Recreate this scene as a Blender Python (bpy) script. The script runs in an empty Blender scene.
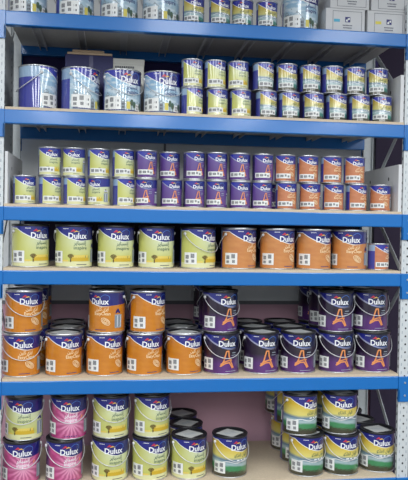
import bpy, bmesh, math, random
from mathutils import Vector, Matrix
random.seed(7)
D = bpy.data
SC = bpy.context.scene
COL = SC.collection
PI = math.pi
rad = math.radians

# ---------------------------------------------------------------- camera
F_PX, YAW, PITCH, ROLL = 663.8, 0.1352, -0.0197, 0.0172
cam_data = D.cameras.new('camera')
cam_data.sensor_fit = 'HORIZONTAL'
cam_data.sensor_width = 36.0
cam_data.lens = 36.0 * F_PX / 408.0
cam_data.clip_end = 60
cam = D.objects.new('camera', cam_data)
COL.objects.link(cam)
fw = Vector((math.sin(YAW)*math.cos(PITCH), math.cos(YAW)*math.cos(PITCH), math.sin(PITCH)))
rt = Vector((math.cos(YAW), -math.sin(YAW), 0))
up = rt.cross(fw)
r2 = rt*math.cos(ROLL) + up*math.sin(ROLL)
u2 = -rt*math.sin(ROLL) + up*math.cos(ROLL)
mw = Matrix((r2, u2, -fw)).transposed().to_4x4()
mw.translation = Vector((0.5059, -3.1415, 1.5))
cam.matrix_world = mw
SC.camera = cam

# ---------------------------------------------------------------- world, exposure
SC.view_settings.view_transform = 'Standard'
SC.view_settings.look = 'None'
SC.view_settings.gamma = 1.0
SC.view_settings.use_curve_mapping = False
SC.view_settings.exposure = 0.0
world = D.worlds.new('shop_ambient')
world.use_nodes = True
SC.world = world
bg = world.node_tree.nodes['Background']
bg.inputs['Color'].default_value = (0.86, 0.93, 1.0, 1)
bg.inputs['Strength'].default_value = 0.5

# ceiling tube lamps of the shop (run away from the shelving)
LAMPS = [(lx, ly) for ly in (-2.3, -5.1, -7.9) for lx in (-1.7, -0.35, 0.95, 2.25, 3.6)]
CEIL = 3.1
for i, (lx, ly) in enumerate(LAMPS):
    ld = D.lights.new('ceiling_tube', 'AREA')
    ld.shape = 'RECTANGLE'
    ld.size = 0.45
    ld.size_y = 2.5
    ld.energy = {-2.3: 30, -5.1: 58, -7.9: 30}[ly]
    ld.color = (0.95, 0.98, 1.0)
    lo = D.objects.new('ceiling_tube', ld)
    COL.objects.link(lo)
    lo.location = (lx, ly, CEIL - 0.09)

# ---------------------------------------------------------------- node helpers
def srgb(r, g, b):
    def f(c):
        c /= 255.0
        return c/12.92 if c <= 0.04045 else ((c+0.055)/1.055)**2.4
    return (f(r), f(g), f(b), 1.0)

MATS = {}
def mat(name, col, rough=0.5, metal=0.0, spec=0.5, noise=0.0, scale=30.0, bump=0.0, coat=0.0):
    if name in MATS:
        return MATS[name]
    m = D.materials.new(name)
    m.use_nodes = True
    nt = m.node_tree
    b = nt.nodes['Principled BSDF']
    b.inputs['Roughness'].default_value = rough
    b.inputs['Metallic'].default_value = metal
    b.inputs['Specular IOR Level'].default_value = spec
    b.inputs['Coat Weight'].default_value = coat
    b.inputs['Coat Roughness'].default_value = 0.12
    tc = nt.nodes.new('ShaderNodeTexCoord')
    nz = nt.nodes.new('ShaderNodeTexNoise')
    nz.inputs['Scale'].default_value = scale
    nz.inputs['Detail'].default_value = 5
    nt.links.new(tc.outputs['Object'], nz.inputs['Vector'])
    mr = nt.nodes.new('ShaderNodeMapRange')
    mr.inputs['To Min'].default_value = 1.0 - noise
    mr.inputs['To Max'].default_value = 1.0 + noise
    nt.links.new(nz.outputs['Fac'], mr.inputs['Value'])
    mx = nt.nodes.new('ShaderNodeVectorMath')
    mx.operation = 'SCALE'
    mx.inputs[0].default_value = col[:3]
    nt.links.new(mr.outputs['Result'], mx.inputs['Scale'])
    nt.links.new(mx.outputs['Vector'], b.inputs['Base Color'])
    if bump > 0:
        bp = nt.nodes.new('ShaderNodeBump')
        bp.inputs['Strength'].default_value = bump
        bp.inputs['Distance'].default_value = 0.002
        nt.links.new(nz.outputs['Fac'], bp.inputs['Height'])
        nt.links.new(bp.outputs['Normal'], b.inputs['Normal'])
    MATS[name] = m
    return m

class NX:
    """tiny expression builder over shader math nodes"""
    def __init__(self, nt, out=None, val=None):
        self.nt, self.out, self.val = nt, out, val
    def _in(self, sock, x):
        if isinstance(x, NX):
            if x.out is not None:
                self.nt.links.new(x.out, sock)
            else:
                sock.default_value = x.val
        else:
            sock.default_value = x
    def op(self, o, *a, clamp=False):
        n = self.nt.nodes.new('ShaderNodeMath')
        n.operation = o
        n.use_clamp = clamp
        self._in(n.inputs[0], self)
        for i, x in enumerate(a):
            self._in(n.inputs[i+1], x)
        return NX(self.nt, n.outputs[0])
    def __add__(self, o): return self.op('ADD', o)
    def __sub__(self, o): return self.op('SUBTRACT', o)
    def __mul__(self, o): return self.op('MULTIPLY', o)
    def __truediv__(self, o): return self.op('DIVIDE', o)
    def gt(self, o): return self.op('GREATER_THAN', o)
    def lt(self, o): return self.op('LESS_THAN', o)
    def pw(self, o): return self.op('POWER', o)
    def sat(self): return self.op('ADD', 0.0, clamp=True)
    def ab(self): return self.op('ABSOLUTE')
    def ramp(self, a, b): return ((self - a) / (b - a)).sat()

def mixc(nt, fac, a, b):
    n = nt.nodes.new('ShaderNodeMix')
    n.data_type = 'RGBA'
    nt.links.new(fac.out, n.inputs['Factor'])
    for s, c in ((n.inputs[6], a), (n.inputs[7], b)):
        if isinstance(c, tuple):
            s.default_value = c
        else:
            nt.links.new(c, s)
    return n.outputs[2]

def label_material(kind, small):
    """printed wrap of the tin; u = degrees round the tin from the logo, v = height 0..1"""
    name = 'printed_wrap_' + kind + ('_small' if small else '')
    m = D.materials.new(name)
    m.use_nodes = True
    nt = m.node_tree
    b = nt.nodes['Principled BSDF']
    b.inputs['Roughness'].default_value = 0.35
    b.inputs['Specular IOR Level'].default_value = 0.4
    b.inputs['Coat Weight'].default_value = 1.0
    b.inputs['Coat Roughness'].default_value = 0.05
    b.inputs['Coat IOR'].default_value = 1.65
    uv = nt.nodes.new('ShaderNodeUVMap')
    uv.uv_map = 'wrap'
    sp = nt.nodes.new('ShaderNodeSeparateXYZ')
    nt.links.new(uv.outputs['UV'], sp.inputs[0])
    u = (NX(nt, sp.outputs[0]) - 0.5) * 360.0
    v = NX(nt, sp.outputs[1])
    nz = nt.nodes.new('ShaderNodeTexNoise')
    nz.inputs['Scale'].default_value = 9.0
    nz.inputs['Detail'].default_value = 6
    nt.links.new(uv.outputs['UV'], nz.inputs['Vector'])
    n = NX(nt, nz.outputs['Fac']) - 0.5
    nz2 = nt.nodes.new('ShaderNodeTexNoise')
    nz2.inputs['Scale'].default_value = 40.0
    nz2.inputs['Detail'].default_value = 4
    nt.links.new(uv.outputs['UV'], nz2.inputs['Vector'])
    n2 = NX(nt, nz2.outputs['Fac']) - 0.5
    # edge of the dark blue cap: falls from upper left, level below the logo
    t = ((u * -1.0 + 14.0) / 90.0).sat()
    edge = t.pw(1.6) * 0.30 + 0.655
    edge = edge + ((u - 14.0) / 90.0).sat() * 0.05
    if kind == 'A':
        base = mixc(nt, v.ramp(0.62, 0.2), srgb(210, 218, 176), srgb(202, 204, 106))
        base = mixc(nt, ((u * -1.0 - 5.0) / 60.0).sat(), base, srgb(198, 200, 104))
        base = mixc(nt, v.lt(0.13), base, srgb(222, 222, 170))
    elif kind in 'BG':
        o1 = srgb(204, 132, 88) if small else (srgb(208, 142, 76) if kind == 'G' else srgb(208, 132, 24))
        o2 = srgb(190, 116, 74) if small else (srgb(194, 122, 62) if kind == 'G' else srgb(196, 116, 18))
        base = mixc(nt, (n * 2.0 + 0.5).sat(), o1, o2)
    elif kind == 'C':
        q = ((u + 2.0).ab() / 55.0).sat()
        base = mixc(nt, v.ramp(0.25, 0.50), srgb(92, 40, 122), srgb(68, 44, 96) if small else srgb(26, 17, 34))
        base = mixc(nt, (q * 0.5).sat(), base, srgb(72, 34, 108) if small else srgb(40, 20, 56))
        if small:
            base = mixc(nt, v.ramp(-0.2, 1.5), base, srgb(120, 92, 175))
    elif kind == 'D':
        du = (u - 4.0) * 0.0087
        dv = v - 0.40
        ang = dv.op('ARCTAN2', du)
        rr = (du*du + dv*dv).op('SQRT')
        pet = ((ang * 17.0 + n * 5.0).op('SINE') * 0.5 + 0.5) * rr.ramp(0.0, 0.25)
        base = mixc(nt, rr.ramp(0.0, 0.5), srgb(244, 178, 208), srgb(196, 78, 138))
        base = mixc(nt, (pet * 0.75).sat(), base, srgb(156, 44, 104))
        base = mixc(nt, ((u.ab() - 62.0) / 14.0).sat(), base, srgb(92, 40, 96))
    elif kind == 'E':
        vv = v + n * 0.10 + (u * 0.0006)
        base = mixc(nt, vv.ramp(0.78, 0.50), srgb(192, 166, 58) if small else srgb(212, 178, 44), srgb(204, 198, 122) if small else srgb(224, 212, 118))
        base = mixc(nt, vv.ramp(0.50, 0.43), base, srgb(108, 136, 156))
        base = mixc(nt, vv.ramp(0.40, 0.34), base, srgb(166, 190, 194))
        base = mixc(nt, vv.ramp(0.30, 0.24), base, srgb(52, 126, 112) if small else srgb(62, 138, 88))
        base = mixc(nt, (vv + n2 * 0.15).ramp(0.17, 0.10), base, srgb(64, 62, 44))
    elif kind == 'F':
        base = mixc(nt, v.ramp(0.75, 0.15), srgb(138, 182, 214), srgb(178, 200, 208))
        base = mixc(nt, (n + 0.02).ramp(0.0, 0.12), base, srgb(204, 220, 230))
    # pale line under the cap, broad and silvery on the purple tins
    lw = 0.045 if kind == 'C' else 0.022
    line = (v - edge + lw).gt(0.0)
    lc = srgb(150, 152, 182) if kind == 'C' else srgb(238, 240, 236)
    base = mixc(nt, line * ((u * -1.0 + 40.0) / 50.0).sat(), base, lc)
    navy = srgb(24, 28, 112) if not small else srgb(30, 36, 132)
    if kind == 'C':
        navy = srgb(34, 38, 120) if small else srgb(16, 20, 60)
    navy2 = mixc(nt, ((u + 60.0) / 60.0).sat(), srgb(46, 52, 168) if small or kind == 'F' else srgb(32, 38, 134), navy)
    col = mixc(nt, v.gt(edge), base, navy2)
    # back panel of the wrap: solid blue with a pale head
    back = mixc(nt, v.gt(0.74), srgb(50, 56, 150), srgb(150, 178, 205))
    if kind in 'C':
        back = mixc(nt, v.gt(0.74), srgb(40, 30, 80), srgb(46, 46, 100))
    lim = 78.0 if small else (94.0 if kind == 'F' else 112.0)
    col = mixc(nt, (u * -1.0).gt(lim), col, back)
    col = mixc(nt, u.gt(118.0 if small or kind == 'F' else 128.0), col, back)
    nt.links.new(col, b.inputs['Base Color'])
    m['tex'] = 1
    return m

# ---------------------------------------------------------------- mesh helpers
class MB:
    """collects geometry with several materials, built as ONE mesh"""
    def __init__(self):
        self.v, self.f, self.m, self.sm, self.uv = [], [], [], [], {}
        self.mats = []
    def mi(self, m):
        if m not in self.mats:
            self.mats.append(m)
        return self.mats.index(m)
    def face(self, idx, m, smooth=False, uv=None):
        self.f.append(tuple(idx)); self.m.append(self.mi(m)); self.sm.append(smooth)
        if uv:
            self.uv[len(self.f)-1] = uv
    def box(self, a, b, m, cham=0.0):
        x0, y0, z0 = a; x1, y1, z1 = b
        if cham <= 0:
            o = len(self.v)
            self.v += [(x0,y0,z0),(x1,y0,z0),(x1,y1,z0),(x0,y1,z0),(x0,y0,z1),(x1,y0,z1),(x1,y1,z1),(x0,y1,z1)]
            for q in ((0,3,2,1),(4,5,6,7),(0,1,5,4),(1,2,6,5),(2,3,7,6),(3,0,4,7)):
                self.face([o+i for i in q], m)
            return
        bm = bmesh.new()
        bmesh.ops.create_cube(bm, size=1)
        for vv in bm.verts:
            vv.co = Vector(((x0+x1)/2 + vv.co.x*(x1-x0), (y0+y1)/2 + vv.co.y*(y1-y0), (z0+z1)/2 + vv.co.z*(z1-z0)))
        bmesh.ops.bevel(bm, geom=bm.edges[:], offset=cham, segments=2, affect='EDGES', profile=0.5)
        self.bm(bm, m)
    def bm(self, bm, m, smooth=False):
        o = len(self.v)
        bm.verts.index_update()
        self.v += [tuple(x.co) for x in bm.verts]
        for f in bm.faces:
            self.face([o+x.index for x in f.verts], m, smooth)
        bm.free()
    def lathe(self, prof, m, seg=48, c=(0,0,0), smooth=True, uvh=None):
        """profile of (radius, z) from outside bottom on; closed round the axis"""
        o = len(self.v)
        n = len(prof)
        for k in range(seg):
            a = -PI + 2*PI*k/seg
            for r, z in prof:
                self.v.append((c[0]+r*math.sin(a), c[1]-r*math.cos(a), c[2]+z))
        for k in range(seg):
            k2 = (k+1) % seg
            for j in range(n-1):
                uv = None
                if uvh:
                    u0, u1 = k/seg, (k+1)/seg
                    v0, v1 = (prof[j][1]-uvh[0])/(uvh[1]-uvh[0]), (prof[j+1][1]-uvh[0])/(uvh[1]-uvh[0])
                    uv = [(u0,v0),(u1,v0),(u1,v1),(u0,v1)]
                self.face([o+k*n+j, o+k2*n+j, o+k2*n+j+1, o+k*n+j+1], m, smooth, uv)
    def tube(self, pts, r, m, seg=8, closed=False):
        o = len(self.v)
        pts = [Vector(p) for p in pts]
        n = len(pts)
        nrm = None
        for i, p in enumerate(pts):
            d = (pts[min(i+1, n-1)] - pts[max(i-1, 0)]).normalized()
            if nrm is None:
                nrm = d.orthogonal().normalized()
            nrm = (nrm - d*nrm.dot(d)).normalized()
            bn = d.cross(nrm)
            for k in range(seg):
                a = 2*PI*k/seg
                self.v.append(tuple(p + nrm*math.cos(a)*r + bn*math.sin(a)*r))
        for i in range(n-1):
            for k in range(seg):
                k2 = (k+1) % seg
                self.face([o+i*seg+k, o+i*seg+k2, o+(i+1)*seg+k2, o+(i+1)*seg+k], m, True)
        self.face([o+k for k in range(seg)][::-1], m)
        self.face([o+(n-1)*seg+k for k in range(seg)], m)
    def mesh(self, name):
        me = D.meshes.new(name)
        me.from_pydata(self.v, [], self.f)
        for m in self.mats:
            me.materials.append(m)
        for i, p in enumerate(me.polygons):
            p.material_index = self.m[i]
            p.use_smooth = self.sm[i]
        if self.uv:
            lay = me.uv_layers.new(name='wrap')
            for i, p in enumerate(me.polygons):
                if i in self.uv:
                    for li, c in zip(p.loop_indices, self.uv[i]):
                        lay.data[li].uv = c
        me.update()
        return me
    def build(self, name, parent=None, label=None):
        o = D.objects.new(name, self.mesh(name))
        COL.objects.link(o)
        if parent:
            o.parent = parent
        if label:
            o['label'] = label
        return o

def empty(name, label=None, cat=None, loc=(0,0,0), rz=0.0, group=None):
    o = D.objects.new(name, None)
    COL.objects.link(o)
    o.empty_display_size = 0.05
    o.location = loc
    o.rotation_euler = (0, 0, rz)
    if label: o['label'] = label
    if cat: o['category'] = cat
    if group: o['group'] = group
    return o

def tag(o, label=None, cat=None, group=None, kind=None):
    if label: o['label'] = label
    if cat: o['category'] = cat
    if group: o['group'] = group
    if kind: o['kind'] = kind
    return o

_text_cache = {}
def text_polys(s, bold=0.0):
    """outline of a word as flat polygons, scaled to cap height 1 and centred in x"""
    key = (s, bold)
    if key in _text_cache:
        return _text_cache[key]
    c = D.curves.new('word', 'FONT')
    c.body = s
    c.size = 1
    c.resolution_u = 2
    c.offset = bold
    o = D.objects.new('word', c)
    COL.objects.link(o)
    dg = bpy.context.evaluated_depsgraph_get()
    me = D.meshes.new_from_object(o.evaluated_get(dg))
    vs = [(v.co.x, v.co.y) for v in me.vertices]
    fs = [tuple(p.vertices) for p in me.polygons]
    D.objects.remove(o); D.curves.remove(c); D.meshes.remove(me)
    x0, x1 = min(v[0] for v in vs), max(v[0] for v in vs)
    vs = [(v[0]-(x0+x1)/2, v[1]) for v in vs]
    _text_cache[key] = (vs, fs, x1-x0)
    return _text_cache[key]

# Arabic words in presentation forms, written right to left
AR_INSPIRE = '\uFEAE\uFEF3\uFE8E\uFE92\uFEB4\uFEE7\uFE87'
AR_EASY = '\uFEE6\uFEF4\uFEE0\uFEDB \uFEF1\uFEB0\uFEF3\uFE8D'
AR_COLOURS = '\uFEEC\uFEDC\uFEE0\uFED4\uFEDF\uFE8D \uFEE5\uFE8D\uFEEE\uFEDF\uFE83'

# ---------------------------------------------------------------- materials
BLUE = mat('blue_enamel', srgb(4, 108, 186), 0.30, 0, 0.5, 0.04, 14, 0.0, coat=0.5)
BLUE_IN = BLUE
GALV = mat('galvanised_steel', srgb(206, 212, 214), 0.5, 0.1, 0.5, 0.12, 60)
GREYBAR = mat('grey_support_steel', srgb(205, 206, 208), 0.55, 0.0, 0.5, 0.1, 40)
HOLE = mat('punched_hole_dark', srgb(36, 38, 44), 0.8)
BOLT = mat('bolt_steel', srgb(205, 210, 214), 0.35, 0.8)
CHIP = mat('chipboard', srgb(204, 188, 164), 0.75, 0, 0.3, 0.16, 120, 0.3)
CHIP_UNDER = mat('chipboard_underside', srgb(196, 196, 194), 0.8, 0, 0.3, 0.1, 60)
TIN = mat('tinplate', srgb(200, 202, 204), 0.28, 0.9, 0.5, 0.05, 80)
TIN_DARK = mat('dark_tinplate', srgb(60, 60, 64), 0.3, 0.5, 0.5, 0.1, 60)
LIDBLACK = mat('black_lid_plastic', srgb(34, 34, 38), 0.3, 0, 0.5, 0.1, 60)
WIRE = mat('handle_wire', srgb(214, 216, 218), 0.35, 0.4)
EARW = mat('white_ear_plastic', srgb(225, 226, 226), 0.4)
STICK = mat('sticker_white', srgb(232, 234, 232), 0.45)
INK = mat('code_ink', srgb(82, 86, 94), 0.5)
WHITEINK = mat('white_ink', srgb(240, 242, 245), 0.35, coat=0.4)
GREENINK = mat('dark_green_ink', srgb(52, 92, 84), 0.4)
CREAMINK = mat('cream_ink', srgb(248, 224, 180), 0.4)
RED = mat('logo_red', srgb(196, 52, 72), 0.35)
YEL = mat('logo_yellow', srgb(232, 196, 84), 0.35)
LBLUE = mat('logo_light_blue', srgb(72, 118, 200), 0.35)
ORANGE = mat('brush_orange', srgb(226, 146, 88), 0.4)
SOFA = mat('sofa_yellow', srgb(206, 172, 48), 0.45)
SOFA2 = mat('sofa_pale', srgb(222, 200, 96), 0.45)
PLANT = mat('plant_brown', srgb(96, 74, 30), 0.5)
PANEL = mat('info_panel_grey', srgb(150, 162, 172), 0.45)
NAVY = mat('emblem_navy', srgb(30, 36, 110), 0.4)
HOUSEW = mat('house_white', srgb(236, 238, 236), 0.4)
HOUSEG = mat('house_grey', srgb(140, 152, 160), 0.4)
TREEG = mat('tree_green', srgb(70, 98, 84), 0.45)
LEAFLET = mat('leaflet_grey', srgb(196, 198, 196), 0.5)
LEMON = mat('house_lemon', srgb(214, 200, 96), 0.45)

# ---------------------------------------------------------------- tin label drawing
class Wrap:
    """draws on the tin's wall: x in metres round the wall from the logo, z up"""
    def __init__(self, mb, R, z0, z1):
        self.mb, self.R, self.z0, self.z1 = mb, R, z0, z1
        self.H = z1 - z0
    def P(self, s, h, off):
        a = s / self.R
        r = self.R + off
        return (r*math.sin(a), -r*math.cos(a), self.z0 + h)
    def poly(self, pts, m, off=0.0006):
        o = len(self.mb.v)
        self.mb.v += [self.P(s, h, off) for s, h in pts]
        self.mb.face(range(o, o+len(pts)), m, False)
    def rect(self, s0, s1, h0, h1, m, off=0.0006):
        n = max(1, int(abs(s1-s0)/(self.R*0.12)))
        for i in range(n):
            a = s0 + (s1-s0)*i/n; b = s0 + (s1-s0)*(i+1)/n
            self.poly([(a,h0),(b,h0),(b,h1),(a,h1)], m, off)
    def stroke(self, pts, w, m, off=0.0008):
        for (a, b), (c, d) in zip(pts[:-1], pts[1:]):
            L = math.hypot(c-a, d-b) or 1e-9
            nx, ny = -(d-b)/L*w/2, (c-a)/L*w/2
            ex, ey = (c-a)/L*w*0.25, (d-b)/L*w*0.25
            self.poly([(a-nx-ex,b-ny-ey),(c-nx+ex,d-ny+ey),(c+nx+ex,d+ny+ey),(a+nx-ex,b+ny-ey)], m, off)
    def word(self, s, cs, h, capw, caph, m, bold=0.0, off=0.0009):
        vs, fs, w = text_polys(s, bold)
        kx, ky = capw / w, caph / 0.7
        o = len(self.mb.v)
        self.mb.v += [self.P(cs + x*kx, h + y*ky, off) for x, y in vs]
        for f in fs:
            self.mb.face([o+i for i in f], m)

def draw_label(mb, kind, R, z0, z1, small):
    W = Wrap(mb, R, z0, z1)
    k = R / 0.089
    H = W.H
    deg = R * PI / 180
    # maker's word and peaks
    W.word('Dulux', 0.001*k, H*0.705, 0.092*k, 0.0275*k, WHITEINK, bold=0.022)
    pk = H*0.865
    W.poly([(-0.036*k, pk+0.001*k), (-0.021*k, pk+0.0145*k), (-0.004*k, pk+0.002*k), (-0.018*k, pk+0.004*k)], RED)
    W.poly([(-0.022*k, pk-0.002*k), (-0.006*k, pk+0.0085*k), (0.010*k, pk-0.001*k), (-0.004*k, pk+0.003*k)], YEL, 0.001)
    loop = []
    for i in range(15):
        t = i/14
        loop.append((0.004*k + 0.046*k*t, pk + (0.002 + 0.014*math.sin(t*PI*0.9))*k))
    loop += [(0.051*k, pk-0.004*k), (0.045*k, pk-0.012*k)]
    W.stroke(loop, 0.0022*k, LBLUE, 0.001)
    if not small:
        for i in range(5):
            W.rect((-0.072+i*0.0055)*k, (-0.068+i*0.0055)*k, H*0.942, H*0.958, WHITEINK)
    if kind == 'A':
        W.word(AR_INSPIRE, 0.012*k, H*0.555, 0.062*k, 0.018*k, GREENINK, 0.008)
        W.word('inspire', 0.014*k, H*0.435, 0.066*k, 0.0155*k, GREENINK, 0.006)
        W.rect(-0.030*k, 0.062*k, H*0.14, H*0.235, SOFA)
        W.rect(-0.026*k, 0.058*k, H*0.225, H*0.29, SOFA2, 0.0007)
        W.rect(-0.105*k, -0.045*k, H*0.13, H*0.17, SOFA2)
        W.rect(0.040*k, 0.060*k, H*0.22, H*0.28, TREEG, 0.0008)
        for a in range(7):
            t = rad(20 + a*23)
            W.poly([(-0.033*k, H*0.19), (-0.033*k+math.cos(t-0.15)*0.016*k, H*0.25+math.sin(t-0.15)*0.014*k),
                    (-0.033*k+math.cos(t+0.15)*0.016*k, H*0.25+math.sin(t+0.15)*0.014*k)], PLANT, 0.0009)
        W.rect(-0.036*k, -0.030*k, H*0.12, H*0.19, PLANT, 0.0009)
        W.rect(-0.005*k, 0.048*k, H*0.045, H*0.062, INK, 0.0007)
    elif kind in 'BG':
        W.word(AR_EASY, 0.014*k, H*0.545, 0.062*k, 0.017*k, CREAMINK, 0.012)
        W.word('EasyClean', 0.016*k, H*0.43, 0.080*k, 0.0155*k, CREAMINK, 0.010)
        for rr in (1.0, 0.68, 0.35):
            pts = []
            for i in range(17):
                t = 2*PI*i/16
                x, y = 0.024*math.cos(t)*rr, 0.012*math.sin(t)*rr
                pts.append(((0.032 + x*0.85 + y*0.5)*k, H*0.27 + (y - x*0.55)*k))
            W.stroke(pts, 0.0024*k, CREAMINK, 0.001)
        W.rect(-0.02*k, 0.034*k, H*0.05, H*0.066, NAVY, 0.0007)
    elif kind == 'C':
        w = 0.0068*k
        A = [[(-0.005,0.58),(-0.012,0.46),(-0.018,0.34),(-0.028,0.24),(-0.036,0.19)],
             [(-0.003,0.58),(0.006,0.58),(0.008,0.45),(0.016,0.33),(0.026,0.22),(0.032,0.15)],
             [(-0.034,0.24),(-0.016,0.30),(0.004,0.335),(0.022,0.35)],
             [(-0.032,0.20),(-0.010,0.27),(0.010,0.28),(0.020,0.20),(0.026,0.14)]]
        for st in A:
            W.stroke([(x*k, y*H) for x, y in st], w, ORANGE, 0.001)
        W.rect(0.026*k, 0.05*k, H*0.52, H*0.54, PANEL, 0.0008)
        W.rect(0.022*k, 0.05*k, H*0.46, H*0.475, PANEL, 0.0008)
        W.rect(-0.01*k, 0.05*k, H*0.05, H*0.064, PANEL, 0.0007)
        W.rect(-0.03*k, 0.045*k, H*0.66, H*0.668, LBLUE, 0.0007)
    elif kind == 'D':
        W.word(AR_INSPIRE, 0.004*k, H*0.545, 0.064*k, 0.019*k, WHITEINK, 0.012)
        W.word('inspire', 0.004*k, H*0.43, 0.060*k, 0.017*k, WHITEINK, 0.014)
        for i in range(6):
            W.rect((-0.028+i*0.011)*k, (-0.022+i*0.011)*k, H*0.045, H*0.07, NAVY, 0.0008)
        W.poly([(0.052*k, H*0.5), (0.060*k, H*0.58), (0.066*k, H*0.56), (0.058*k, H*0.5)], ORANGE, 0.0008)
    elif kind == 'E':
        W.word(AR_COLOURS, 0.008*k, H*0.52, 0.078*k, 0.017*k, GREENINK, 0.004)
        for i, wl in enumerate((0.018, 0.012, 0.022)):
            W.rect((-0.016+i*0.022)*k, (-0.016+i*0.022+wl*0.85)*k, H*0.415, H*0.445, WHITEINK)
        W.stroke([(-0.09*k+0.18*k*i/16, H*(0.385+0.025*math.sin(i*0.7))) for i in range(17)], 0.0035*k, HOUSEW, 0.0007)
    elif kind == 'F':
        W.word(AR_INSPIRE, 0.012*k, H*0.555, 0.064*k, 0.019*k, NAVY, 0.010)
        W.word('inspire', 0.014*k, H*0.43, 0.064*k, 0.019*k, NAVY, 0.012)
        for (a, b, h, mm) in ((-0.128,-0.104,0.40,HOUSEG),(-0.108,-0.078,0.33,HOUSEW),(-0.080,-0.046,0.36,HOUSEW),(-0.044,-0.024,0.24,HOUSEG),(0.030,0.060,0.2,HOUSEW),(0.064,0.10,0.25,HOUSEG)):
            W.rect(a*k, b*k, H*0.03, H*h, mm)
            W.poly([((a-0.003)*k, H*h), ((b+0.003)*k, H*h), ((a+b)/2*k, H*(h+0.07))], HOUSEG)
            for j in (0.3, 0.65):
                for g in (0.3, 0.62):
                    xx = a + (b-a)*j
                    W.rect((xx-0.0025)*k, (xx+0.0025)*k, H*h*g, H*(h*g+0.05), INK, 0.0008)
        W.rect(-0.018*k, 0.0*k, H*0.06, H*0.24, LEMON, 0.0007)
        for cx, hh in ((0.008,0.22),(0.022,0.17),(0.062,0.16),(0.104,0.14)):
            pts = [((cx+math.cos(2*PI*i/9)*0.009)*k, H*hh+math.sin(2*PI*i/9)*0.016*k) for i in range(9)]
            W.poly(pts, TREEG, 0.0009)
            W.rect((cx-0.0012)*k, (cx+0.0012)*k, H*0.03, H*hh, PLANT, 0.0008)
        W.stroke([(-0.128*k, H*0.60), (-0.09*k, H*0.52), (-0.06*k, H*0.44), (-0.04*k, H*0.34)], 0.003*k, HOUSEG, 0.0007)
        W.rect(-0.13*k, 0.13*k, H*0.015, H*0.04, NAVY, 0.0007)
    # information panel at the right of the picture
    if kind != 'F':
        W.rect(50*deg, 76*deg, H*0.10, H*0.44, PANEL, 0.0007)
        for i in range(4):
            s = (54 + i*6)*deg
            W.rect(s-0.4*deg*2, s+0.4*deg*2, H*0.13, H*0.41, WHITEINK if i % 2 else INK, 0.0009)
        W.poly([(52*deg, H*0.47), (70*deg, H*0.47), (70*deg, H*0.50), (62*deg, H*0.60), (55*deg, H*0.55)], NAVY, 0.0008)
        if small:
            W.rect(52*deg, 74*deg, H*0.50, H*0.54, WHITEINK, 0.001)

def tin_sticker(kind, R, z0, z1, small):
    mb = MB()
    W = Wrap(mb, R, z0, z1)
    deg = R*PI/180
    H = W.H
    if small:
        a, b, c, d = -72, 12, 0.10, 0.29
    elif kind == 'F':
        a, b, c, d = -88, -44, 0.06, 0.36
    else:
        a, b, c, d = -91, -48, 0.09, 0.39
    W.rect(a*deg, b*deg, H*c, H*d, STICK, 0.0014)
    w = b-a
    hh = d-c
    if small:
        bl = [(0.08,0.28,0.2,0.8),(0.34,0.56,0.25,0.75),(0.62,0.74,0.35,0.8),(0.8,0.92,0.2,0.6)]
    else:
        bl = [(0.12,0.40,0.46,0.78),(0.56,0.84,0.54,0.90),(0.14,0.38,0.12,0.34),(0.62,0.84,0.14,0.40)]
    for x0, x1, y0, y1 in bl:
        n = 4
        for i in range(n):
            xa = x0+(x1-x0)*i/n
            W.rect((a+w*xa)*deg, (a+w*(xa+(x1-x0)/n*0.7))*deg, H*(c+hh*y0), H*(c+hh*y1), INK, 0.0018)
    return mb.mesh('barcode_sticker')

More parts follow.
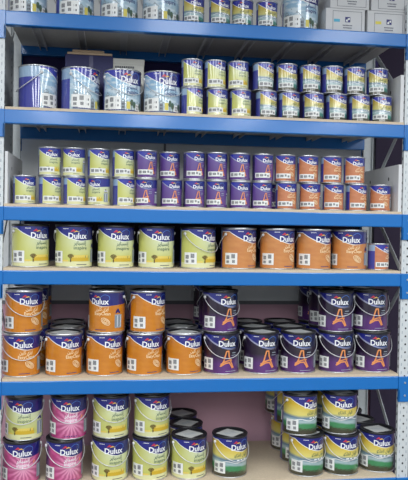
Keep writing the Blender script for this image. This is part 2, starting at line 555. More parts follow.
# ---------------------------------------------------------------- tin prototypes (mesh data shared by all tins of a kind)
PROTO = {}
def tin_meshes(kind, size):
    key = (kind, size)
    if key in PROTO:
        return PROTO[key]
    small = size == 1
    R, H = (0.054, 0.135) if small else ((0.092, 0.205) if kind == 'F' else (0.089, 0.203))
    z0 = 0.005
    z1 = H - (0.006 if small or kind == 'F' else 0.010)
    P = {}
    mb = MB()
    lm = label_material(kind, small)
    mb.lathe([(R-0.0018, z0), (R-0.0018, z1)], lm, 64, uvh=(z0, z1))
    mb.lathe([(0.0005, 0.006), (R-0.0018, 0.006)], TIN, 64)
    draw_label(mb, kind, R-0.0018, z0, z1, small)
    P['body'] = mb.mesh('body')
    rimm = TIN if small or kind in 'BF' else TIN_DARK
    mb = MB()
    mb.lathe([(R-0.004, 0.0), (R-0.001, 0.0), (R, 0.001), (R, 0.004), (R-0.0015, 0.006), (R-0.004, 0.006), (R-0.004, 0.0)], TIN, 64)
    P['bottom_rim'] = mb.mesh('bottom_rim')
    mb = MB()
    zt = z1
    mb.lathe([(R-0.003, zt-0.001), (R-0.001, zt-0.001), (R, zt+0.001), (R, H-0.001), (R-0.0012, H), (R-0.006, H), (R-0.0065, H-0.006), (R-0.003, zt-0.001)],
             TIN if small or kind == 'F' else (TIN if kind in 'BG' else LIDBLACK), 64)
    P['top_rim'] = mb.mesh('top_rim')
    mb = MB()
    rl = R-0.0068
    mb.lathe([(rl, H-0.007), (rl-0.001, H-0.0015), (rl-0.006, H-0.0015), (rl-0.009, H-0.008), (rl-0.02, H-0.008), (rl-0.022, H-0.0065), (rl-0.026, H-0.0065), (rl-0.028, H-0.008), (0.0005, H-0.008)],
             TIN if small or kind == 'F' else LIDBLACK, 64)
    P['lid'] = mb.mesh('lid')
    P['barcode_sticker'] = tin_sticker(kind, R-0.0018, z0, z1, small)
    if not small:
        ez = H - 0.034
        for s in (-1, 1):
            mb = MB()
            bm = bmesh.new()
            bmesh.ops.create_cone(bm, cap_ends=True, segments=16, radius1=0.0085, radius2=0.006, depth=0.007)
            bmesh.ops.rotate(bm, verts=bm.verts, matrix=Matrix.Rotation(s*PI/2, 3, 'Y'))
            bmesh.ops.translate(bm, verts=bm.verts, vec=(s*(R+0.0020), 0, ez))
            mb.bm(bm, EARW, True)
            P['ear' + str(s)] = mb.mesh('ear')
        for name, sg, drop in (('handle_front', 1, 0.088), ('handle_back', -1, 0.082)):
            mb = MB()
            pts = [((R+0.004)*-1, 0, ez)]
            for i in range(0, 33):
                a = -PI/2 + PI*i/32
                r = R + 0.0042 + 0.004*math.cos(a)
                pts.append((r*math.sin(a), -sg*r*math.cos(a), ez - drop*math.cos(a)**0.9 if math.cos(a) > 1e-6 else ez))
            mb.tube(pts, 0.0019, WIRE, 6)
            P[name] = mb.mesh('handle')
        mb = MB()
        q = rl - 0.012
        a0 = rad(-24)
        pts = [(q*math.cos(a0+i*PI/2), q*math.sin(a0+i*PI/2)*0.98) for i in range(4)]
        o = len(mb.v)
        mb.v += [(x, y, H-0.0058) for x, y in pts] + [(x, y, H-0.0048) for x, y in pts]
        mb.face([o+3,o+2,o+1,o], LEAFLET); mb.face([o+4,o+5,o+6,o+7], LEAFLET)
        for i in range(4):
            mb.face([o+i, o+(i+1)%4, o+4+(i+1)%4, o+4+i], LEAFLET)
        for j in range(3):
            mb.box((-0.03, -0.012+j*0.01, H-0.00475), (0.03, -0.009+j*0.01, H-0.00465), PANEL)
        P['leaflet'] = mb.mesh('leaflet')
    PROTO[key] = P
    return P

TIN_PROTO = {}
def make_tin(kind, size, handle, leaf):
    """first tin of a kind is built, the following ones are copied from it with all parts"""
    key = (kind, size, handle, leaf)
    if key not in TIN_PROTO:
        P = tin_meshes(kind, size)
        root = empty('paint_tin')
        names = [('body','body'),('bottom_rim','bottom_rim'),('top_rim','top_rim'),('lid','lid'),('barcode_sticker','barcode_sticker')]
        if size == 4:
            names += [('ear','ear-1'),('ear','ear1'),('handle','handle_front' if handle == 1 else 'handle_back')]
            if leaf:
                names.append(('leaflet','leaflet'))
        for nm, mk in names:
            o = D.objects.new(nm, P[mk])
            COL.objects.link(o)
            o.parent = root
            if nm == 'handle': o['label'] = 'thin bright wire handle'
            if nm == 'barcode_sticker': o['label'] = 'white sticker with small grey codes'
            if nm == 'leaflet': o['label'] = 'pale square leaflet lying on the lid'
        TIN_PROTO[key] = [root, False]
    root, used = TIN_PROTO[key]
    if not used:
        TIN_PROTO[key][1] = True
        return root
    r = root.copy()
    COL.objects.link(r)
    for ch in list(root.children):
        c = ch.copy()
        COL.objects.link(c)
        c.parent = r
    for kk in ('label', 'group'):
        if kk in r: del r[kk]
    return r

# ================================================================ the setting
Wd, DEP = 1.93, 0.55
ZB = [2.4729, 2.0242, 1.5801, 1.2851, 0.7704, 0.2604]     # tops of the front beams
HB = 0.0655
def struct(name, mb):
    o = mb.build(name)
    o['kind'] = 'structure'
    return o
mb = MB(); mb.box((-4, -9, -0.1), (6, 0.72, 0), mat('floor_tile', srgb(112, 108, 104), 0.7, 0, 0.3, 0.06, 3))
struct('floor', mb)
MAUVE = mat('mauve_wall_paint', srgb(206, 164, 180), 0.8, 0, 0.3, 0.06, 8)
PALE = mat('pale_grey_wall', srgb(238, 240, 240), 0.8, 0, 0.3, 0.06, 6)
mb = MB(); mb.box((-4, 0.64, 0), (6, 0.72, 1.065), MAUVE); mb.box((-4, 0.64, 1.065), (6, 0.72, 3.2), PALE)
struct('wall_back', mb)
mb = MB(); mb.box((-4, -9, CEIL), (6, 0.72, CEIL+0.1), mat('ceiling_white', srgb(214, 216, 216), 0.9))
struct('ceiling', mb)
# joints of the wall panels
mb = MB()
for jx in (-0.42, 0.78, 1.98):
    mb.box((jx, 0.634, 1.075), (jx+0.012, 0.64, 3.1), mat('panel_joint', srgb(120, 120, 124), 0.8))
mb.box((-4, 0.634, 1.055), (6, 0.64, 1.075), mat('panel_joint', srgb(120, 120, 124), 0.8))
struct('trim_1', mb)
# lamp housings on the ceiling
for i, (lx, ly) in enumerate(LAMPS):
    mb = MB()
    mb.box((lx-0.26, ly-1.35, CEIL-0.08), (lx+0.26, ly+1.35, CEIL), mat('lamp_housing', srgb(235, 235, 235), 0.5), 0.01)
    o = mb.build('panel_lamp')
    tag(o, 'long white ceiling panel lamp above the aisle in front of the shelving', 'lamp', 'ceiling panel lamps above the aisle')

# ================================================================ shelving unit
unit = empty('shelving_unit', 'tall blue and galvanised boltless shelving unit holding all the paint tins', 'shelving unit', (0, 0, 0))
PW = 0.058
def upright(x0, y0, front):
    mb = MB()
    d = 0.022
    zt = 2.62
    s = 1 if front else -1
    yf = y0
    # C section: face, two flanges
    mb.box((x0, yf, 0.0), (x0+PW, yf+s*0.003, zt) if s > 0 else (x0+PW, yf, zt), GALV) if s > 0 else mb.box((x0, yf-0.003, 0.0), (x0+PW, yf, zt), GALV)
    for xx in (x0, x0+PW-0.003):
        ya, yb = sorted((yf + s*0.003, yf + s*d))
        mb.box((xx, ya, 0.0), (xx+0.003, yb, zt), GALV)
    z = 0.05
    j = 0
    while z < zt-0.02:
        y = yf - 0.0008 if front else yf + 0.0008
        for cx, rr, nn in ((x0+PW*0.5, 0.0045, 10),):
            o = len(mb.v)
            pts = [(cx+rr*math.cos(2*PI*i/nn), y, z+rr*1.15*math.sin(2*PI*i/nn)) for i in range(nn)]
            mb.v += pts
            mb.face(range(o, o+nn), HOLE)
        for cx in (x0+PW*0.2, x0+PW*0.8):
            o = len(mb.v)
            mb.v += [(cx-0.0016, y, z+0.012), (cx+0.0016, y, z+0.012), (cx+0.0016, y, z+0.026), (cx-0.0016, y, z+0.026)]
            mb.face(range(o, o+4), PANEL)
        # side slots in the flanges
        for xx in (x0-0.0008, x0+PW+0.0008):
            ym = yf + s*d*0.55
            o = len(mb.v)
            mb.v += [(xx, ym-0.004, z), (xx, ym+0.004, z), (xx, ym+0.004, z+0.014), (xx, ym-0.004, z+0.014)]
            mb.face(range(o, o+4), HOLE)
        z += 0.04
        j += 1
    return mb.build('upright', unit, 'grey perforated steel upright')
for x0 in (-PW, Wd):
    upright(x0, 0.004, True)
    upright(x0, DEP+0.02, False)

for si, zt in enumerate(ZB):
    # front and back beams with their end plates
    for fr in (True, False):
        y0, y1 = (0.0, 0.038) if fr else (DEP-0.018, DEP+0.018)
        mb = MB()
        mb.box((0.0, y0, zt-HB), (Wd, y1, zt), BLUE, 0.005)
        beam = mb.build('beam', unit, 'glossy blue steel beam')
        for x0, x1 in ((-PW-0.003, 0.004), (Wd-0.004, Wd+PW+0.003)):
            mb = MB()
            ya, yb = (-0.006, 0.003) if fr else (DEP+0.022, DEP+0.028)
            mb.box((x0, ya, zt-0.128), (x1, yb, zt-0.001), BLUE, 0.002)
            xi = x1-0.006 if x0 < 0.5 else x0+0.002
            mb.box((xi-0.001, min(ya, yb), zt-0.128), (xi+0.003, (0.01 if fr else DEP+0.02), zt-0.066), BLUE)
            for bz in (zt-0.032, zt-0.096):
                bm = bmesh.new()
                bmesh.ops.create_cone(bm, cap_ends=True, segments=12, radius1=0.006, radius2=0.0045, depth=0.004)
                bmesh.ops.rotate(bm, verts=bm.verts, matrix=Matrix.Rotation(PI/2, 3, 'X'))
                bmesh.ops.translate(bm, verts=bm.verts, vec=((x0+x1)/2, ya-0.0012 if fr else yb+0.001, bz))
                mb.bm(bm, BOLT)
            mb.build('end_plate', beam)
    # side tie beams
    # board
    top = zt - 0.003 if si == 0 else zt + 0.012
    mb = MB()
    e = 0.012 if si == 0 else 0.004
    y0b = 0.040 if si == 0 else e
    mb.box((0.004, y0b, top-0.014), (Wd-0.004, DEP+0.034, top), CHIP)
    mb.box((0.006, 0.040, top-0.0165), (Wd-0.006, DEP-0.02, top-0.0142), CHIP_UNDER)
    mb.build('shelf_board', unit, 'chipboard shelf panel')
    # cross supports under the board
    n = 9
    for i in range(n):
        cx = 0.12 + (Wd-0.24)*i/(n-1)
        mb = MB()
        zc = top - 0.017
        mb.box((cx-0.018, 0.039, zc-0.003), (cx+0.018, DEP-0.019, zc), GREYBAR)
        mb.box((cx-0.018, 0.039, zc-0.022), (cx-0.0155, DEP-0.019, zc-0.003), GREYBAR)
        mb.box((cx+0.0155, 0.039, zc-0.022), (cx+0.018, DEP-0.019, zc-0.003), GREYBAR)
        mb.build('support_bar', unit, 'grey steel bar under a shelf board')

# zigzag bracing of the two end frames
def brace(x, za, zb):
    """from the front post at height za to the back post at height zb"""
    mb = MB()
    p, q = Vector((x, 0.05, za)), Vector((x, DEP-0.03, zb))
    d = (q-p).normalized()
    n = Vector((0, -d.z, d.y))
    w = 0.014
    for off, t in ((-0.0015, 0.0015), ):
        vs = []
        for c in (p, q):
            for sx in (-0.0015, 0.0015):
                for sn in (-w, w):
                    vs.append(c + Vector((sx, 0, 0)) + n*sn)
        o = len(mb.v)
        mb.v += [tuple(v) for v in vs]
        for f in ((0,1,5,4),(2,6,7,3),(0,4,6,2),(1,3,7,5),(0,2,3,1),(4,5,7,6)):
            mb.face([o+i for i in f], GALV)
    mb.build('brace', unit, 'flat diagonal steel brace')
for x in (-0.036, Wd+0.036):
    for za, zb in ((0.30, 0.78), (1.24, 0.80), (1.26, 1.66), (2.10, 1.70), (2.12, 2.52)):
        brace(x, za, zb)

# perforated end sheet between the left posts
mb = MB(); mb.box((-0.034, 0.08, 1.60), (-0.031, DEP-0.06, 2.46), GALV)
for j in range(21):
    for yy in (0.14, 0.42):
        o = len(mb.v); zz = 1.63+j*0.04
        mb.v += [(-0.0304, yy+0.006*math.cos(2*PI*i/8), zz+0.008*math.sin(2*PI*i/8)) for i in range(8)]
        mb.face(range(o, o+8), HOLE)
mb.build('end_sheet', unit, 'perforated grey sheet closing the left end')

# ================================================================ sheets and boxes behind the tins
SHEETW = mat('white_sheet_board', srgb(214, 216, 218), 0.6, 0, 0.4, 0.04, 10)
def sheet(x0, x1, y0, y1, z0, zf, zk, label, m=SHEETW, name='side_board'):
    """upright board; zf = height at the front end, zk = height at the back end"""
    mb = MB()
    o = len(mb.v)
    mb.v += [(x0,y0,z0),(x1,y0,z0),(x1,y1,z0),(x0,y1,z0),(x0,y0,z0+zf),(x1,y0,z0+zf),(x1,y1,z0+zk),(x0,y1,z0+zk)]
    for q in ((0,3,2,1),(4,5,6,7),(0,1,5,4),(1,2,6,5),(2,3,7,6),(3,0,4,7)):
        mb.face([o+i for i in q], m)
    # fixing holes
    xh = x0-0.0006 if x0 > 1 else x1+0.0006
    for yy in (y0+0.12, y1-0.12):
        o = len(mb.v)
        mb.v += [(xh, yy+0.007*math.cos(2*PI*i/10), z0+0.17+0.01*math.sin(2*PI*i/10)) for i in range(10)]
        mb.face(range(o, o+10), HOLE)
    return tag(mb.build(name), label, 'board', 'white side boards')
T1, T2 = ZB[1]+0.012, ZB[2]+0.012
sheet(Wd-0.022, Wd-0.004, 0.012, 0.50, T1+0.0005, 0.235, 0.235, 'white side board at the right end of the second shelf, beside yellow small tins')
sheet(Wd-0.022, Wd-0.004, 0.012, 0.50, T2+0.0005, 0.235, 0.235, 'white side board at the right end of the third shelf, beside orange small tins')
sheet(0.005, 0.018, 0.012, 0.50, T2+0.0005, 0.24, 0.24, 'white side board at the left end of the third shelf, beside green small tins')

# dark backing behind the second shelf
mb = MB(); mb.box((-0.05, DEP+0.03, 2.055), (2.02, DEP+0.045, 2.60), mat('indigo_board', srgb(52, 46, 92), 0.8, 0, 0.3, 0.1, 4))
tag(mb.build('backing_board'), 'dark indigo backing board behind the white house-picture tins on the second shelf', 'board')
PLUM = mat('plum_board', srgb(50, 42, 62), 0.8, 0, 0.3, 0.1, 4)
mb = MB(); mb.box((2.022, DEP+0.04, 0.0), (2.75, DEP+0.055, 2.62), PLUM)
tag(mb.build('plum_board'), 'tall dark plum board on the wall seen past the right end frame', 'board')
mb = MB(); mb.box((0.02, DEP+0.03, 1.305), (1.99, DEP+0.04, 1.56), PLUM)  # added dark sheet, only there to darken the gaps between fourth-shelf tins
tag(mb.build('gap_darkening_sheet'), 'dark sheet added to darken the gaps between the tins of the fourth shelf', 'backing')

# carton with cream slab, and white box, behind the white house tins on the second shelf
t = empty('carton', 'dark blue carton standing behind the second white house tin on the second shelf', 'carton', (0.38, 0.37, T1+0.0005))
mb = MB(); mb.box((-0.13, -0.09, 0), (0.11, 0.09, 0.322), mat('carton_navy', srgb(40, 42, 92), 0.6), 0.003); mb.build('carton_body', t)
mb = MB(); mb.box((-0.01, -0.0915, 0.05), (0.01, -0.0905, 0.32), mat('carton_tape', srgb(70, 70, 110), 0.4)); mb.build('tape', t)
mb = MB()
mb.box((-0.125, -0.10, 0.0), (0.10, 0.02, 0.012), mat('cream_timber', srgb(206, 180, 150), 0.6, 0, 0.4, 0.15, 30), 0.004)
mb.box((-0.10, -0.094, 0.012), (0.06, 0.01, 0.026), mat('cream_timber', srgb(206, 180, 150), 0.6), 0.005)
o = mb.build('timber_offcut'); o.location = (0.385, 0.38, T1+0.323)
tag(o, 'pale wooden offcut lying on the dark carton under the top shelf', 'offcut')
t = empty('white_box', 'white box with black print standing behind the third house tin on the second shelf', 'box', (0.545, 0.39, T1+0.0005))
mb = MB(); mb.box((-0.108, -0.1, 0), (0.102, 0.1, 0.312), mat('box_card_white', srgb(214, 214, 206), 0.6, 0, 0.4, 0.04, 10), 0.003); mb.build('box_body', t)
mb = MB()
mb.box((-0.11, -0.1025, 0.285), (0.104, 0.1025, 0.3145), mat('box_card_white', srgb(222, 222, 214), 0.6), 0.002); mb.build('box_lid', t)
mb = MB()
for i in range(9):
    mb.box((-0.045+i*0.011, -0.1035, 0.272-0.006+0.002*(i % 2)), (-0.037+i*0.011, -0.1003, 0.272+0.004), INK)
mb.build('printed_name', t)

# ================================================================ white cartons on the top shelf
CARD = mat('carton_white_card', srgb(206, 208, 210), 0.65, 0, 0.4, 0.04, 12)
RULE = mat('carton_rule_ink', srgb(92, 96, 110), 0.6)
def white_carton(x0, w, z, h, d, patch, label):
    t = empty('paint_carton', label, 'carton', (x0+w/2, 0.035, z), 0.0, 'white cartons on the top shelf')
    mb = MB(); mb.box((-w/2, 0, 0), (w/2, d, h), CARD, 0.002)
    mb.box((-w/2+0.004, 0.05, h), (w/2-0.004, d-0.004, h+0.0005), CARD)
    mb.build('carton_body', t)
    mb = MB()
    a, b, c, e = -w/2+0.035, w/2-0.016, 0.010, h-0.012
    for (p, q, r, s) in ((a, b, c, c+0.0016), (a, b, e-0.0016, e), (a, a+0.0016, c, e), (b-0.0016, b, c, e)):
        mb.box((p, -0.0008, r), (q, 0.0002, s), RULE)
    mb.build('ruled_border', t)
    mb = MB()
    cx = (a+b)/2 + 0.002
    for (p, q, r, s) in ((-0.013, 0.013, 0.052, 0.078),):
        mb.box((cx+p, -0.0010, r), (cx+q, 0.0002, s), NAVY)
    # white bird-like mark inside the square
    for pts in ([(-0.009,0.055),(0.001,0.055),(-0.002,0.068),(-0.009,0.062)], [(0.0,0.070),(0.010,0.074),(0.010,0.064),(0.003,0.062)]):
        o = len(mb.v)
        mb.v += [(cx+x, -0.0014, zz) for x, zz in pts]
        mb.face(range(o, o+4), STICK)
    mb.build('square_emblem', t)
    mb = MB()
    for k, wl in ((0, 0.05), (1, 0.044)):
        for i in range(7):
            mb.box((cx-wl/2+i*wl/7, -0.0010, 0.034-k*0.012), (cx-wl/2+(i+0.7)*wl/7, 0.0002, 0.039-k*0.012), RULE)
    mb.build('printed_lines', t)
    if patch:
        mb = MB(); mb.box((a+0.006, -0.0012, 0.052), (a+0.036, 0.0002, 0.066), patch); mb.build('colour_patch', t, 'coloured patch on the carton front')
    return t
T0 = ZB[0]-0.003
CYAN = mat('patch_cyan', srgb(88, 176, 206), 0.6)
LEM = mat('patch_yellow', srgb(222, 210, 92), 0.6)
white_carton(1.524, 0.200, T0+0.0005, 0.118, 0.28, CYAN, 'white carton with cyan patch on the right of the top shelf')
white_carton(1.738, 0.200, T0+0.0005, 0.118, 0.28, LEM, 'white carton with yellow patch at the right end of the top shelf')
white_carton(1.545, 0.200, T0+0.1195, 0.118, 0.28, None, 'white carton stacked on top of the cyan patched carton')
white_carton(1.756, 0.190, T0+0.1195, 0.118, 0.28, None, 'white carton stacked on top of the yellow patched carton')

# ================================================================ paint tins
# shelf, layer, litres, wrap, x, y, z, turn in degrees, handle (1 = hanging in front) or 3/4 = second/third tin back
TINS = [
    (0, 0, 4, 'F', 0.086, 0.119, 2.4699, 32.0, 0),
    (0, 0, 4, 'F', 0.306, 0.119, 2.4699, 44.0, 0),
    (0, 0, 4, 'F', 0.515, 0.119, 2.4699, 25.0, 0),
    (0, 0, 4, 'F', 0.718, 0.119, 2.4699, 16.0, 0),
    (0, 0, 1, 'E', 0.874, 0.084, 2.4699, 8.0, 0),
    (0, 0, 1, 'E', 1.002, 0.084, 2.4699, 16.0, 0),
    (0, 0, 1, 'E', 1.116, 0.084, 2.4699, -6.0, 0),
    (0, 0, 1, 'E', 1.237, 0.084, 2.4699, 12.0, 0),
    (0, 0, 4, 'F', 1.416, 0.119, 2.4699, 14.0, 0),
    (1, 0, 4, 'F', 0.138, 0.119, 2.0362, 106.0, 0),
    (1, 0, 4, 'F', 0.337, 0.119, 2.0362, 64.0, 1),
    (1, 0, 4, 'F', 0.536, 0.119, 2.0362, 25.0, 1),
    (1, 0, 4, 'F', 0.73, 0.119, 2.0362, 16.0, 1),
    (1, 0, 1, 'A', 0.874, 0.084, 2.0362, 43.0, 0),
    (1, 0, 1, 'A', 0.997, 0.084, 2.0362, 13.0, 0),
    (1, 0, 1, 'A', 1.114, 0.084, 2.0362, 14.0, 0),
    (1, 0, 1, 'E', 1.243, 0.084, 2.0362, 32.0, 0),
    (1, 0, 1, 'E', 1.359, 0.084, 2.0362, 25.0, 0),
    (1, 0, 1, 'E', 1.483, 0.084, 2.0362, 7.0, 0),
    (1, 0, 1, 'E', 1.602, 0.084, 2.0362, 21.0, 0),
    (1, 0, 1, 'E', 1.722, 0.084, 2.0362, 17.0, 0),
    (1, 0, 1, 'E', 1.838, 0.084, 2.0362, 3.0, 0),
    (1, 1, 1, 'A', 0.872, 0.084, 2.1717, 19.0, 0),
    (1, 1, 1, 'A', 0.985, 0.084, 2.1717, 27.0, 0),
    (1, 1, 1, 'A', 1.099, 0.084, 2.1717, 7.0, 0),
    (1, 1, 1, 'E', 1.225, 0.084, 2.1717, 37.0, 0),
    (1, 1, 1, 'E', 1.344, 0.084, 2.1717, 13.0, 0),
    (1, 1, 1, 'E', 1.464, 0.084, 2.1717, 20.0, 0),
    (1, 1, 1, 'E', 1.578, 0.084, 2.1717, 27.0, 0),
    (1, 1, 1, 'E', 1.693, 0.084, 2.1717, 18.0, 0),
    (1, 1, 1, 'E', 1.814, 0.084, 2.1717, 6.0, 0),
    (2, 0, 1, 'A', 0.085, 0.084, 1.5921, 29.0, 0),
    (2, 0, 1, 'A', 0.203, 0.084, 1.5921, 43.0, 0),
    (2, 0, 1, 'A', 0.317, 0.084, 1.5921, 41.0, 0),
    (2, 0, 1, 'A', 0.433, 0.084, 1.5921, -24.0, 0),
    (2, 0, 1, 'A', 0.55, 0.084, 1.5921, 44.0, 0),
    (2, 0, 1, 'C', 0.659, 0.084, 1.5921, -5.0, 0),
    (2, 0, 1, 'C', 0.78, 0.084, 1.5921, 15.0, 0),
    (2, 0, 1, 'C', 0.891, 0.084, 1.5921, 18.0, 0),
    (2, 0, 1, 'C', 1.003, 0.084, 1.5921, 1.0, 0),
    (2, 0, 1, 'C', 1.12, 0.084, 1.5921, 7.0, 0),
    (2, 0, 1, 'C', 1.228, 0.084, 1.5921, 12.0, 0),
    (2, 0, 1, 'B', 1.353, 0.084, 1.5921, 10.0, 0),
    (2, 0, 1, 'B', 1.476, 0.084, 1.5921, -5.0, 0),
    (2, 0, 1, 'B', 1.596, 0.084, 1.5921, 3.0, 0),
    (2, 0, 1, 'B', 1.716, 0.084, 1.5921, 21.0, 0),
    (2, 0, 1, 'B', 1.843, 0.084, 1.5921, -10.0, 0),
    (2, 0, 1, 'C', 1.331, 0.199, 1.5921, -4.0, 0),
    (2, 1, 1, 'A', 0.2, 0.084, 1.7276, 17.0, 0),
    (2, 1, 1, 'A', 0.313, 0.084, 1.7276, 3.0, 0),
    (2, 1, 1, 'A', 0.429, 0.084, 1.7276, 28.0, 0),
    (2, 1, 1, 'A', 0.546, 0.084, 1.7276, 27.0, 0),
    (2, 1, 1, 'C', 0.655, 0.084, 1.7276, 25.0, 0),
    (2, 1, 1, 'C', 0.773, 0.134, 1.7276, 13.0, 0),
    (2, 1, 1, 'C', 0.889, 0.084, 1.7276, 25.0, 0),
    (2, 1, 1, 'C', 1.0, 0.084, 1.7276, 16.0, 0),
    (2, 1, 1, 'C', 1.115, 0.084, 1.7276, 6.0, 0),
    (2, 1, 1, 'C', 1.232, 0.084, 1.7276, 17.0, 0),
    (2, 1, 1, 'B', 1.345, 0.084, 1.7276, 5.0, 0),
    (2, 1, 1, 'B', 1.461, 0.084, 1.7276, 9.0, 0),
    (2, 1, 1, 'B', 1.582, 0.084, 1.7276, 15.0, 0),
    (2, 1, 1, 'B', 1.703, 0.084, 1.7276, 3.0, 0),
    (3, 0, 4, 'A', 0.111, 0.119, 1.2971, 37.0, 0),
    (3, 0, 4, 'A', 0.316, 0.119, 1.2971, 15.0, 0),
    (3, 0, 4, 'A', 0.517, 0.119, 1.2971, 14.0, 0),
    (3, 0, 4, 'A', 0.714, 0.119, 1.2971, 12.0, 0),
    (3, 0, 4, 'A', 0.919, 0.119, 1.2971, 38.0, 1),
    (3, 0, 4, 'G', 1.124, 0.119, 1.2971, 34.0, 0),
    (3, 0, 4, 'G', 1.321, 0.119, 1.2971, 24.0, 0),
    (3, 0, 4, 'G', 1.51, 0.119, 1.2971, 21.0, 0),
    (3, 0, 4, 'G', 1.698, 0.119, 1.2971, -12.0, 0),
    (3, 0, 1, 'B', 1.84, 0.084, 1.2971, 38.0, 0),
    (4, 0, 4, 'B', 0.075, 0.119, 0.7824, 13.0, 1),
    (4, 0, 4, 'B', 0.092, 0.305, 0.7824, 27, 3),
    (4, 0, 4, 'B', 0.092, 0.491, 0.7824, 4, 4),
    (4, 0, 4, 'B', 0.275, 0.119, 0.7824, 26.0, 0),
    (4, 0, 4, 'B', 0.279, 0.305, 0.7824, 40, 3),
    (4, 0, 4, 'B', 0.272, 0.491, 0.7824, 17, 4),
    (4, 0, 4, 'B', 0.469, 0.119, 0.7824, 31.0, 0),
    (4, 0, 4, 'B', 0.473, 0.305, 0.7824, 45, 3),
    (4, 0, 4, 'B', 0.466, 0.491, 0.7824, 22, 4),
    (4, 0, 4, 'B', 0.664, 0.119, 0.7824, 19.0, 0),
    (4, 0, 4, 'B', 0.668, 0.305, 0.7824, 33, 3),
    (4, 0, 4, 'B', 0.661, 0.491, 0.7824, 10, 4),
    (4, 0, 4, 'B', 0.859, 0.119, 0.7824, 26.0, 0),
    (4, 0, 4, 'B', 0.863, 0.305, 0.7824, 40, 3),
    (4, 0, 4, 'B', 0.856, 0.491, 0.7824, 17, 4),
    (4, 0, 4, 'C', 1.047, 0.119, 0.7824, 11.0, 1),
    (4, 0, 4, 'C', 1.051, 0.305, 0.7824, 25, 3),
    (4, 0, 4, 'C', 1.044, 0.491, 0.7824, 2, 4),
    (4, 0, 4, 'C', 1.249, 0.119, 0.7824, 9.0, 0),
    (4, 0, 4, 'C', 1.253, 0.305, 0.7824, 23, 3),
    (4, 0, 4, 'C', 1.246, 0.491, 0.7824, 0, 4),
    (4, 0, 4, 'C', 1.44, 0.119, 0.7824, -2.0, 1),
    (4, 0, 4, 'C', 1.444, 0.305, 0.7824, 12, 3),
    (4, 0, 4, 'C', 1.437, 0.491, 0.7824, -11, 4),
    (4, 0, 4, 'C', 1.64, 0.119, 0.7824, 6.0, 1),
    (4, 0, 4, 'C', 1.644, 0.305, 0.7824, 20, 3),
    (4, 0, 4, 'C', 1.637, 0.491, 0.7824, -3, 4),
    (4, 0, 4, 'C', 1.836, 0.119, 0.7824, -0.0, 1),
    (4, 0, 4, 'C', 1.838, 0.305, 0.7824, 14, 3),
    (4, 0, 4, 'C', 1.833, 0.491, 0.7824, -9, 4),
    (4, 1, 4, 'B', 0.083, 0.129, 0.9859, 24.0, 1),
    (4, 1, 4, 'B', 0.092, 0.315, 0.9859, 38, 3),
    (4, 1, 4, 'B', 0.092, 0.501, 0.9859, 15, 4),
    (4, 1, 4, 'B', 0.478, 0.129, 0.9859, -24.0, 0),
    (4, 1, 4, 'B', 0.482, 0.315, 0.9859, -10, 3),
    (4, 1, 4, 'B', 0.676, 0.129, 0.9859, 39.0, 0),
    (4, 1, 4, 'C', 1.038, 0.129, 0.9859, 23.0, 1),
    (4, 1, 4, 'C', 1.042, 0.315, 0.9859, 37, 3),
    (4, 1, 4, 'C', 1.035, 0.501, 0.9859, 14, 4),
    (4, 1, 4, 'C', 1.639, 0.129, 0.9859, -5.0, 1),
    (4, 1, 4, 'C', 1.643, 0.315, 0.9859, 9, 3),
    (4, 1, 4, 'C', 1.636, 0.501, 0.9859, -14, 4),
    (4, 1, 4, 'C', 1.832, 0.149, 0.9859, 0.0, 1),
    (4, 1, 4, 'C', 1.836, 0.335, 0.9859, 14, 3),
    (5, 0, 4, 'D', 0.081, 0.119, 0.2724, 10.0, 1),
    (5, 0, 4, 'D', 0.284, 0.119, 0.2724, 20.0, 1),
    (5, 0, 4, 'A', 0.503, 0.119, 0.2724, 12.0, 1),
    (5, 0, 4, 'A', 0.699, 0.119, 0.2724, 22.0, 1),
    (5, 0, 4, 'A', 0.892, 0.119, 0.2724, 23.0, 1),
    (5, 0, 4, 'A', 0.896, 0.305, 0.2724, 37, 3),
    (5, 0, 4, 'A', 0.889, 0.491, 0.2724, 14, 4),
    (5, 0, 4, 'E', 1.097, 0.119, 0.2724, 25.0, 1),
    (5, 0, 4, 'E', 1.487, 0.099, 0.2724, 21.0, 1),
    (5, 0, 4, 'E', 1.491, 0.285, 0.2724, 35, 3),
    (5, 0, 4, 'E', 1.484, 0.471, 0.2724, 12, 4),
    (5, 0, 4, 'E', 1.671, 0.099, 0.2724, 8.0, 1),
    (5, 0, 4, 'E', 1.675, 0.285, 0.2724, 22, 3),
    (5, 0, 4, 'E', 1.668, 0.471, 0.2724, -1, 4),
    (5, 0, 4, 'E', 1.872, 0.124, 0.2724, -3.0, 1),
    (5, 0, 4, 'E', 1.838, 0.31, 0.2724, 11, 3),
    (5, 0, 4, 'E', 1.838, 0.496, 0.2724, -12, 4),
    (5, 1, 4, 'A', 0.09, 0.139, 0.4759, -1.0, 1),
    (5, 1, 4, 'D', 0.3, 0.139, 0.4759, 9.0, 1),
    (5, 1, 4, 'A', 0.505, 0.139, 0.4759, 15.0, 1),
    (5, 1, 4, 'A', 0.706, 0.139, 0.4759, 22.0, 1),
    (5, 1, 4, 'E', 1.452, 0.109, 0.4759, 29.0, 0),
    (5, 1, 4, 'E', 1.456, 0.295, 0.4759, 43, 3),
    (5, 1, 4, 'E', 1.449, 0.481, 0.4759, 20, 4),
    (5, 1, 4, 'E', 1.662, 0.109, 0.4759, -4.0, 1),
    (5, 1, 4, 'E', 1.666, 0.295, 0.4759, 10, 3),
    (5, 1, 4, 'E', 1.659, 0.481, 0.4759, -13, 4),
]

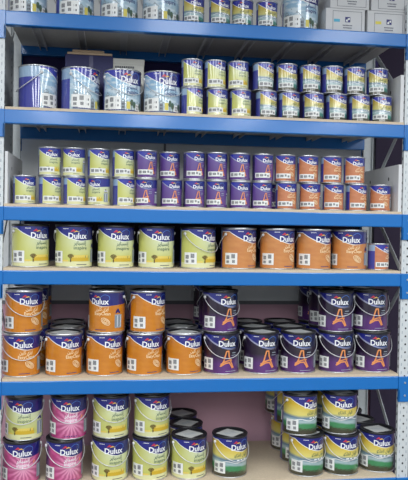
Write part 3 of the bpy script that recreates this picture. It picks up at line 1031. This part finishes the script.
WORD = {'A': 'pale green', 'B': 'orange', 'G': 'orange', 'C': 'purple', 'D': 'pink flower', 'E': 'yellow and green landscape', 'F': 'white and blue house-picture'}
SHELF = ['top shelf', 'second shelf', 'third shelf', 'fourth shelf', 'fifth shelf', 'bottom shelf']
ORD = ['first', 'second', 'third', 'fourth', 'fifth', 'sixth', 'seventh', 'eighth', 'ninth', 'tenth']
SPECIAL = {
    (1,0,4,'F',0): 'house-picture big tin turned to show its blue side, far left of the second shelf',
    (1,0,4,'F',1): 'house-picture big tin, second from left on the second shelf, half of its logo visible',
    (4,1,4,'B',1): 'orange big tin turned left showing its grey information panel, upper row, fifth shelf',
    (2,0,1,'A',3): 'pale green small tin turned left showing its information panel, lower row, third shelf',
    (2,1,1,'C',1): 'purple small tin set further back than its neighbours, upper row, third shelf',
    (2,0,1,'C',6): 'purple small tin set back in the gap before the orange tins, lower row, third shelf',
    (3,0,1,'B',0): 'small half blue, half orange tin at the right end of the fourth shelf',
    (5,1,4,'D',0): 'pink flower tin stacked on another pink flower tin, bottom shelf',
    (5,1,4,'A',0): 'pale green big tin stacked on a pink flower tin, far left, bottom shelf',
    (5,0,4,'E',0): 'yellow and green landscape big tin standing alone in mid bottom shelf, nothing stacked on it',
    (5,0,4,'A',2): 'pale green big tin with nothing stacked on it, black lid visible, bottom shelf',
    (5,0,4,'E',3): 'yellow and green landscape big tin beside the right post, nothing stacked on it',
    (4,1,4,'C',0): 'purple big tin stacked alone in the middle of the fifth shelf',
    (0,0,4,'F',4): 'white house-picture big tin beside the white cartons on the top shelf',
    (4,0,4,'B',4): 'orange big tin with no tin on top, next to the purple tins, fifth shelf',
    (4,0,4,'B',1): 'orange big tin with no tin on top, second from left, fifth shelf',
}
counts = {}
for t in TINS:
    if t[8] < 3:
        counts.setdefault((t[0], t[1], t[2], t[3]), []).append(t[4])
for k in counts:
    counts[k].sort()
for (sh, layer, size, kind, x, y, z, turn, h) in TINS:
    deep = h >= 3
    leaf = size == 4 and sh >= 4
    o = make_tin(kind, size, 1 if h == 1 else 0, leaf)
    o.location = (x, y, z)
    o.rotation_euler = (0, 0, rad(turn))
    big = 'big' if size == 4 else 'small'
    row = counts[(sh, layer, size, kind)]
    # which front tin this one stands in, or behind
    i = min(range(len(row)), key=lambda j: abs(row[j]-x))
    n = len(row)
    lay = 'upper row' if layer else 'lower row'
    two = any(a[0] == sh and a[1] == 1 for a in TINS)
    where = (lay + ', ' if two else '') + SHELF[sh]
    if n == 1:
        nth = 'the only'
    elif i == n-1 and n > 2:
        nth = 'rightmost'
    elif i == 0 and n > 2:
        nth = 'leftmost'
    else:
        nth = ORD[i]
    key = (sh, layer, size, kind, i)
    if deep:
        lab = f'{big} {kind_word(kind)} tin, {"directly" if h == 3 else "two places"} behind the {nth} one, {where}' if False else \
              f'{WORD[kind]} {big} tin {"directly" if h == 3 else "two places"} behind {nth} front one, {where}'
    elif key in SPECIAL:
        lab = SPECIAL[key]
    else:
        lab = f'{WORD[kind]} {big} paint tin, {nth}' + (' one of its kind' if n == 1 else ' from left' if nth in ORD else '') + f', {where}'
    o['label'] = lab
    o['category'] = 'paint tin'
    o['group'] = f'{big} {WORD[kind]} paint tins on the {SHELF[sh]}'
